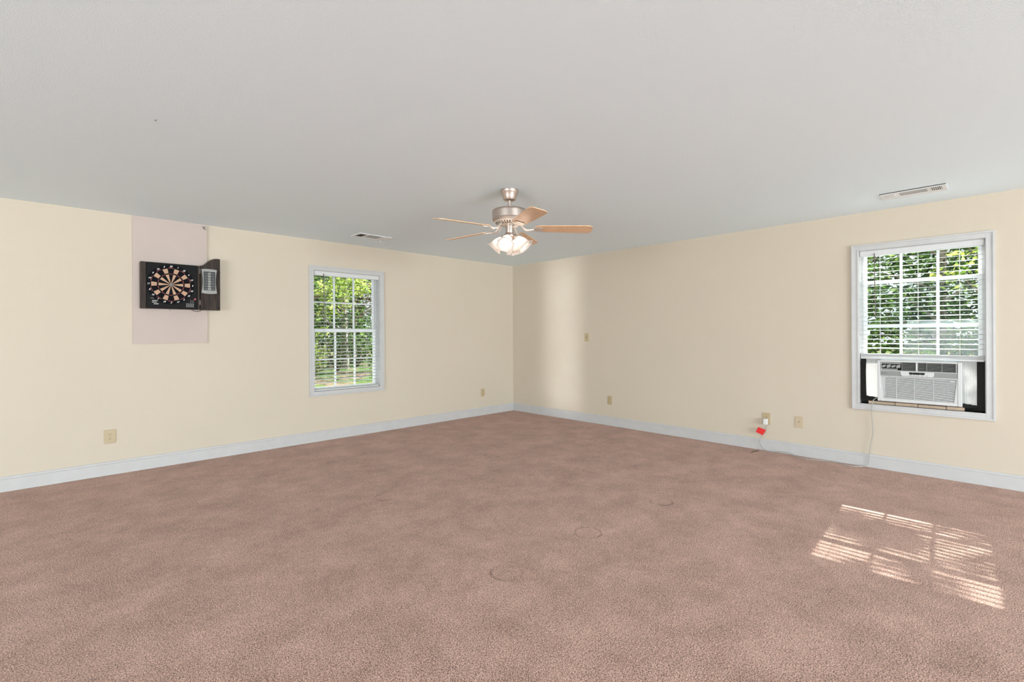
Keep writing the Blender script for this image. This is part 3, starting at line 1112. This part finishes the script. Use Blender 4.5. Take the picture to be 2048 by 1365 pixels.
board = mb.build('dartboard', M['black'], DB, bevel=0.004)
cx, cz = -4.772, 1.789
yb = yf - 0.0062
mb = MB()
mb.lathe([(0.0, 0.0), (0.193, 0.0), (0.193, 0.003), (0.187, 0.004), (0.0, 0.004)], (cx, yb, cz), (0, -1, 0), 80)
mb.build('number_ring', M['blackseg'], board)


def sector(mb, r0, r1, a0, a1, y, th, n=6):
    a_ = [(cx + r1 * math.sin(a0 + (a1 - a0) * i / n), y, cz + r1 * math.cos(a0 + (a1 - a0) * i / n)) for i in range(n + 1)]
    b_ = [(cx + r0 * math.sin(a0 + (a1 - a0) * i / n), y, cz + r0 * math.cos(a0 + (a1 - a0) * i / n)) for i in range(n, -1, -1)]
    mb.prism(a_ + b_, (0, -th, 0))


seg_b, seg_t, seg_r = MB(), MB(), MB()
ys = yb - 0.0042
for i in range(20):
    a0, a1 = R(18 * i - 9) + 0.022, R(18 * i + 9) - 0.022
    tgt = seg_b if i % 2 == 0 else seg_t
    sector(tgt, 0.016, 0.099, a0 + 0.02 if False else a0, a1, ys, 0.003)
    sector(tgt, 0.112, 0.156, a0, a1, ys, 0.003)
    ring = seg_r if i % 2 == 0 else seg_b
    sector(ring, 0.159, 0.1645, a0, a1, ys, 0.003)
    sector(ring, 0.1015, 0.1075, a0, a1, ys, 0.003)
seg_b.build('black_segments', M['blackseg'], board)
seg_t.build('tan_segments', M['tan'], board)['label'] = 'tan wedges of the dartboard'
seg_r.build('red_rings', M['red'], board)
mb = MB()
mb.lathe([(0.0, 0.004), (0.006, 0.004), (0.006, 0.0), (0.008, 0.0), (0.014, 0.003), (0.014, 0.0)], (cx, ys, cz), (0, -1, 0), 24)
mb.build('bullseye', M['greyprint'], board)


def text_mesh(s, size, shear=0.0, ext=0.0006, bold=0.0):
    c = bpy.data.curves.new('t', 'FONT')
    c.body = s
    c.size = size
    c.shear = shear
    c.extrude = ext
    c.offset = bold
    c.align_x = 'CENTER'
    c.align_y = 'CENTER'
    o = bpy.data.objects.new('t', c)
    COL.objects.link(o)
    bpy.context.view_layer.update()
    me = bpy.data.meshes.new_from_object(o.evaluated_get(bpy.context.evaluated_depsgraph_get()))
    bpy.data.objects.remove(o)
    bpy.data.curves.remove(c)
    return me


def add_text(mb, s, size, x, y, z, **kw):
    """lettering standing on a plane facing the room (towards -y)"""
    me = text_mesh(s, size, **kw)
    vs = [mb.v((x + q.co.x, y - q.co.z, z + q.co.y)) for q in me.vertices]
    for p in me.polygons:
        try:
            mb.bm.faces.new([vs[i] for i in p.vertices])
        except ValueError:
            pass
    bpy.data.meshes.remove(me)


for i, nmb in enumerate((20, 1, 18, 4, 13, 6, 10, 15, 2, 17, 3, 19, 7, 16, 8, 11, 14, 9, 12, 5)):
    a = R(18 * i)
    mb = MB()
    add_text(mb, str(nmb), 0.021, cx + 0.1775 * math.sin(a), yb - 0.0046, cz + 0.1775 * math.cos(a), shear=0.35, bold=0.0006)
    mb.build('numeral', M['white'], board)
# small print at the lower left, buttons at the lower right
mb = MB()
rp = random.Random(3)


def scribble(mb, x, z, wdt, hgt):
    q = x
    while q < x + wdt:
        s = rp.uniform(0.002, 0.0055)
        mb.box((q, yb - 0.0010, z + rp.uniform(0, 0.0008)), (min(q + s, x + wdt), yb + 0.0002, z + hgt))
        q += s + 0.0009


scribble(mb, -4.934, 1.648, 0.046, 0.006)
mb.build('small_print', M['greyprint'], board)
mb = MB()
scribble(mb, -4.920, 1.6255, 0.047, 0.0055)
scribble(mb, -4.921, 1.6095, 0.036, 0.0065)
scribble(mb, -4.908, 1.5935, 0.037, 0.0065)
mb.build('label_print', M['white'], board)
mb = MB()
mb.lathe([(0.0, 0.005), (0.008, 0.005), (0.0105, 0.002), (0.0105, 0.0)], (-4.573, yb, 1.655), (0, -1, 0), 20)
mb.build('red_button', M['redbutton'], board, smooth=True)['label'] = 'round red button'
mb = MB()
for i in range(5):
    for j in range(3):
        mb.box((-4.648 + i * 0.0135, yb - 0.003, 1.574 + j * 0.0135), (-4.638 + i * 0.0135, yb + 0.0002, 1.583 + j * 0.0135))
for i in range(3):
    mb.box((-4.612 + i * 0.013, yb - 0.001, 1.616), (-4.609 + i * 0.013, yb + 0.0002, 1.644))
mb.build('button_grid', M['greyprint'], board)
# door, opened flat to the right, with a scrolled top
dx0, dx1 = -4.522, -4.345
yd = -0.075
top = [(dx0, 2.002), (-4.505, 2.006), (-4.485, 2.018), (-4.463, 2.040), (-4.440, 2.062), (-4.415, 2.078), (-4.390, 2.086), (-4.365, 2.088), (dx1, 2.087)]
mb = MB()
mb.prism([(x, yd, z) for x, z in top] + [(dx1, yd, 1.549), (dx0, yd, 1.549)], (0, 0.016, 0))
door = mb.build('cabinet_door', M['darkwood'], DB, bevel=0.002)
mb = MB()
mb.box((dx0 + 0.002, yd - 0.008, 1.556), (dx0 + 0.024, yd, 1.985))
mb.box((dx0 + 0.002, yd - 0.005, 1.930), (dx1, yd, 1.955))
mb.build('door_rail', M['darkwood'], door, bevel=0.002)
mb = MB()
mb.box((dx1 - 0.030, yd + 0.014, 1.58), (dx1 - 0.006, -0.018, 1.62))
mb.box((dx0 + 0.01, yd + 0.014, 1.58), (dx0 + 0.03, -0.018, 1.95))
mb.build('door_batten', M['darkwood'], door)
mb = MB()
for zz in (1.60, 1.92):
    mb.tube([(bx1 + 0.002, yf + 0.004, zz), (bx1 + 0.002, yf + 0.004, zz + 0.05)], 0.004, 8)
mb.build('hinge', M['steel'], DB)
mb = MB()
mb.lathe([(0.0, 0.012), (0.006, 0.012), (0.008, 0.006), (0.006, 0.0)], (-4.362, yd, 1.575), (0, -1, 0), 14)
mb.build('door_catch', M['black'], door, smooth=True)
# scoreboard on the door
sx, sz = -4.447, 1.845
hw, hh = 0.0700, 0.122
outl = []
for i in range(9):
    t = -1 + 2 * i / 8
    outl.append((sx + hw * t, sz + hh + 0.006 * (1 - t * t)))
for i in range(1, 9):
    t = 1 - 2 * i / 8
    outl.append((sx + hw - 0.012 * (1 - t * t), sz + hh * t))
for i in range(1, 9):
    t = 1 - 2 * i / 8
    outl.append((sx + hw * t, sz - hh - 0.008 * (1 - t * t)))
for i in range(1, 8):
    t = -1 + 2 * i / 8
    outl.append((sx - hw + 0.012 * (1 - t * t), sz + hh * t))
mb = MB()
mb.prism([(x, yd - 0.006, z) for x, z in outl], (0, -0.022, 0))
score = mb.build('scoreboard', M['bezel'], door, bevel=0.004)
ysb = yd - 0.028
mb = MB()
mb.box((sx - 0.051, ysb - 0.0010, sz - 0.093), (sx + 0.051, ysb + 0.001, sz + 0.098))
mb.build('score_display', M['display'], score)
cells_l, cells_w, cells_t = MB(), MB(), MB()
for j, nm in enumerate(('20', '19', '18', '17', '16', '15', 'B')):
    zt = sz + 0.090 - j * 0.0262
    cells_l.box((sx - 0.046, ysb - 0.0018, zt - 0.021), (sx - 0.016, ysb - 0.0008, zt))
    cells_l.box((sx + 0.016, ysb - 0.0018, zt - 0.021), (sx + 0.046, ysb - 0.0008, zt))
    cells_w.box((sx - 0.0125, ysb - 0.0018, zt - 0.021), (sx + 0.0125, ysb - 0.0008, zt))
    add_text(cells_t, nm, 0.022, sx, ysb - 0.0020, zt - 0.0105, bold=0.0003)
cells_l.build('score_cells', mat('score_cell', (0.05, 0.05, 0.047), 0.4), score)
cells_w.build('number_cells', mat('number_cell', (0.42, 0.41, 0.38), 0.5), score)
cells_t.build('cell_numerals', M['display'], score)
mb = MB()
mb.tube([(sx - 0.002, yd - 0.014, sz - hh), (sx + 0.004, yd - 0.016, sz - hh - 0.030), (sx + 0.000, yd - 0.014, sz - hh - 0.070), (sx - 0.020, yd - 0.012, sz - hh - 0.110),
         (sx - 0.050, yd - 0.012, sz - hh - 0.150), (sx - 0.075, yd - 0.020, sz - hh - 0.180), (sx - 0.105, yf + 0.01, sz - hh - 0.190), (sx - 0.135, yf + 0.03, sz - hh - 0.180), (sx - 0.150, yf + 0.05, sz - hh - 0.160)], 0.0026, 8, smooth=2)
mb.build('score_cable', M['blackcord'], DB, smooth=True)
for i, (x, z, lb) in enumerate(((-4.981, 1.545, 'tiny nail below the left corner of the dartboard cabinet'), (-4.770, 1.541, 'tiny nail below the middle of the dartboard cabinet'))):
    mb = MB()
    mb.tube([(x, -0.0155, z), (x, -0.034, z + 0.003)], 0.003, 8)
    mb.disc((x, -0.0345, z + 0.003), (0, -1, 0), 0.005, 10)
    tag(mb.build('nail', M['steel']), lb, 'nail')


# ------------------------------------------------------------------ outside
GZ = -0.35
mb = MB()
mb.poly([(-40, -40, GZ), (60, -40, GZ), (60, 60, GZ), (-40, 60, GZ)])
g = mb.build('lawn', M['lawn'])
g['label'] = 'patchy lawn strewn with fallen leaves outside the windows'
g['category'] = 'lawn'
g['kind'] = 'stuff'


def leaves(mb, c, rad, n, size, rnd, squash=0.75):
    c = Vector(c)
    for _ in range(n):
        while True:
            p = Vector((rnd.uniform(-1, 1), rnd.uniform(-1, 1), rnd.uniform(-1, 1)))
            if 0.1 < p.length < 1:
                break
        q = c + Vector((p.x * rad, p.y * rad, p.z * rad * squash))
        a = Vector((rnd.gauss(0, 1), rnd.gauss(0, 1), rnd.gauss(0, 0.6))).normalized()
        b = a.cross(Vector((rnd.gauss(0, 1), rnd.gauss(0, 1), rnd.gauss(0, 1)))).normalized()
        s = size * rnd.uniform(0.6, 1.3)
        n_ = a.cross(b) * s * 0.18
        mb.poly([q - a * s, q + b * s * 0.45 + n_, q + a * s, q - b * s * 0.45 + n_])


def tree(x, y, h, tr, crown, leafm, barkm, label, seed, size=0.09, clusters=14, per=130, lean=0.0, low=0.35, name='tree', crad=0.55, extra=()):
    rnd = random.Random(seed)
    root = thing(name, label, 'tree', (x, y, GZ), 'trees outside the windows')
    mb = MB()
    tp = [Vector((x + lean * k * k + 0.06 * math.sin(k * 7 + seed), y + 0.06 * math.cos(k * 5 + seed), GZ - 0.05 + h * k)) for k in (0, 0.15, 0.3, 0.5, 0.7, 0.9)]
    mb.tube(tp, [tr, tr * 0.85, tr * 0.75, tr * 0.6, tr * 0.4, tr * 0.15], 10, smooth=1)
    cl = []
    for i in range(clusters):
        k = low + (1 - low) * (i + 0.5) / clusters
        a = i * 2.4 + seed
        rr = crown * (0.35 + 0.65 * math.sin(PI * min(1, (k - low) / (1 - low) * 0.8 + 0.2))) * rnd.uniform(0.55, 1.0)
        c = Vector((x + lean * k * k + rr * math.cos(a), y + rr * math.sin(a), GZ + h * k + rnd.uniform(-0.2, 0.3)))
        cl.append(c)
        b0 = Vector((x + lean * k * k, y, GZ + h * max(0.1, k - 0.12)))
        mb.tube([b0, b0.lerp(c, 0.5) + Vector((0, 0, 0.1)), c], [tr * 0.35 * (1.2 - k), tr * 0.22 * (1.2 - k), 0.008], 6)
    for (c, rad, n, sz) in extra:                          # long outer sprays
        c = Vector(c)
        b0 = Vector((x, y, c.z - 1.0))
        mb.tube([b0, b0.lerp(c, 0.5) + Vector((0, 0, 0.15)), c], [tr * 0.3, tr * 0.2, 0.006], 6)
    mb.build('trunk', barkm, root, smooth=True)
    mb = MB()
    for (c, rad, n, sz) in extra:
        leaves(mb, c, rad, n, sz, rnd)
    for c in cl:
        leaves(mb, c, crown * crad, per, size, rnd)
    mb.build('foliage', leafm, root)
    return root


def shrub(x, y, h, wdt, leafm, label, seed, n=700, size=0.07):
    rnd = random.Random(seed)
    root = thing('shrub', label, 'shrub', (x, y, GZ), 'shrubs at the edge of the wood')
    mb = MB()
    for i in range(9):
        a = rnd.uniform(0, 2 * PI)
        mb.tube([(x, y, GZ - 0.02), (x + 0.3 * wdt * math.cos(a), y + 0.3 * wdt * math.sin(a), GZ + h * 0.5), (x + 0.6 * wdt * math.cos(a + 0.3), y + 0.6 * wdt * math.sin(a + 0.3), GZ + h * 0.9)], [0.03, 0.02, 0.006], 6)
    mb.build('stems', M['bark'], root)
    mb = MB()
    for i in range(7):
        a = i * 2.4 + seed
        leaves(mb, (x + 0.45 * wdt * math.cos(a) * rnd.random(), y + 0.45 * wdt * math.sin(a) * rnd.random(), GZ + h * (0.35 + 0.09 * i)), wdt * 0.5, n // 7, size, rnd)
    mb.build('foliage', leafm, root)
    return root


# beyond the left window (the line of sight fans out from about (-3.3, 0) to (+4, 14))
tree(-2.1, 5.6, 5.6, 0.10, 1.25, M['leaf_yellow'], M['bark'], 'sunlit yellow-green tree nearest the left window', 11, size=0.075, clusters=16, per=90, low=0.50, crad=0.40, extra=[((-0.9, 5.3, 2.35), 0.38, 150, 0.06), ((-0.45, 5.6, 2.5), 0.42, 170, 0.06), ((0.0, 5.9, 2.55), 0.42, 150, 0.06), ((0.35, 6.1, 2.6), 0.35, 110, 0.06), ((-0.8, 5.5, 1.85), 0.32, 90, 0.055), ((-0.2, 5.9, 2.1), 0.28, 60, 0.055), ((-1.0, 5.4, 1.35), 0.25, 45, 0.05)])
tree(-0.9, 9.5, 8.0, 0.16, 1.9, M['leaf_green'], M['bark'], 'green leafy tree straight behind the left window', 12, size=0.09, clusters=18, per=150, low=0.30)
tree(5.0, 12.0, 9.0, 0.20, 2.2, M['leaf_brown'], M['barkpale'], 'russet-leaved tree at the right edge of the left window view', 13, size=0.10, clusters=18, per=150, low=0.25)
tree(1.2, 15.0, 9.0, 0.18, 2.6, M['leaf_dark'], M['barkpale'], 'dark tree further back behind the left window', 14, size=0.12, clusters=20, per=170, low=0.15)
tree(4.6, 16.5, 9.5, 0.18, 2.8, M['leaf_green'], M['barkpale'], 'tall green tree far right in the left window view', 15, size=0.12, clusters=20, per=170, low=0.15)
tree(2.8, 18.5, 10.0, 0.20, 2.9, M['leaf_green'], M['bark'], 'pale-lit green tree deep in the wood behind the left window', 16, size=0.13, clusters=20, per=170, low=0.12)
tree(6.8, 20.0, 10.0, 0.20, 3.2, M['leaf_dark'], M['bark'], 'dark tree at the far right of the wood behind the left window', 17, size=0.14, clusters=20, per=170, low=0.10)
tree(4.4, 23.0, 11.0, 0.20, 4.0, M['leaf_dark'], M['bark'], 'dark broad tree closing the view behind the left window', 18, size=0.17, clusters=26, per=200, low=0.06)
tree(9.5, 25.0, 11.0, 0.20, 4.2, M['leaf_dark'], M['bark'], 'broad dark tree at the back right behind the left window', 19, size=0.17, clusters=26, per=200, low=0.06)
for i, (x, y, h, wd, lm, lb) in enumerate(((1.6, 13.2, 1.5, 1.3, 'leaf_yellow', 'yellow-green shrub at the left of the left window view'), (3.3, 14.4, 1.7, 1.5, 'leaf_dark', 'dark shrub in the middle of the left window view'),
                                           (4.9, 13.6, 1.4, 1.4, 'leaf_green', 'green shrub at the right of the left window view'), (2.3, 16.6, 1.9, 1.9, 'leaf_dark', 'dark shrub behind the yellow-green one'),
                                           (5.7, 17.4, 2.0, 2.2, 'leaf_dark', 'broad dark shrub behind the green one at right'))):
    shrub(x, y, h, wd, M[lm], lb, 40 + i)

# beyond the right window (the line of sight fans out from (0, -5.2) towards (+16, -5 .. -2))
tree(4.7, -5.75, 5.3, 0.09, 1.0, M['leaf_yellow'], M['bark'], 'yellow-green tree nearest the right window', 21, size=0.065, clusters=12, per=60, low=0.42, crad=0.36, extra=[((4.9, -4.733, 5.21), 0.2, 230, 0.05), ((4.8, -4.85, 5.249), 0.14, 110, 0.05), ((4.6, -5.005, 5.039), 0.1, 60, 0.045), ((4.7, -4.916, 5.444), 0.05, 20, 0.04), ((4.7, -4.908, 4.992), 0.15, 90, 0.05), ((5.0, -4.614, 5.195), 0.16, 110, 0.05), ((4.6, -5.117, 5.429), 0.13, 70, 0.05), ((4.5, -5.05, 5.242), 0.07, 26, 0.045), ((4.8, -5.282, 5.366), 0.06, 22, 0.045), ((4.6, -4.811, 5.522), 0.1, 50, 0.05), ((4.7, -5.014, 5.187), 0.07, 26, 0.045)])
tree(8.2, -2.5, 7.0, 0.14, 1.7, M['leaf_green'], M['barkpale'], 'green tree at the left of the right window view', 22, size=0.09, clusters=16, per=120, low=0.10)
tree(9.5, -6.4, 6.0, 0.14, 1.6, M['leaf_green'], M['bark'], 'green tree at the right of the right window view', 23, size=0.09, clusters=16, per=120, low=0.10)
tree(12.5, -4.6, 7.0, 0.18, 2.4, M['leaf_dark'], M['barkpale'], 'dark tree in the middle distance behind the right window', 24, size=0.12, clusters=20, per=160, low=0.08)
tree(16.0, -1.8, 7.0, 0.2, 2.8, M['leaf_green'], M['bark'], 'green tree far left behind the right window', 25, size=0.13, clusters=20, per=160, low=0.06)
tree(17.5, -6.0, 7.0, 0.2, 3.2, M['leaf_dark'], M['bark'], 'dark broad tree closing the view behind the right window', 26, size=0.15, clusters=24, per=200, low=0.05)
for i, (x, y, h, wd, lm, lb) in enumerate(((6.8, -4.3, 1.3, 1.1, 'leaf_green', 'green shrub at the left behind the right window'), (7.6, -5.6, 1.5, 1.3, 'leaf_dark', 'dark shrub at the right behind the right window'),
                                           (10.5, -5.2, 1.9, 1.8, 'leaf_green', 'tall green shrub behind the dark one'))):
    shrub(x, y, h, wd, M[lm], lb, 60 + i)
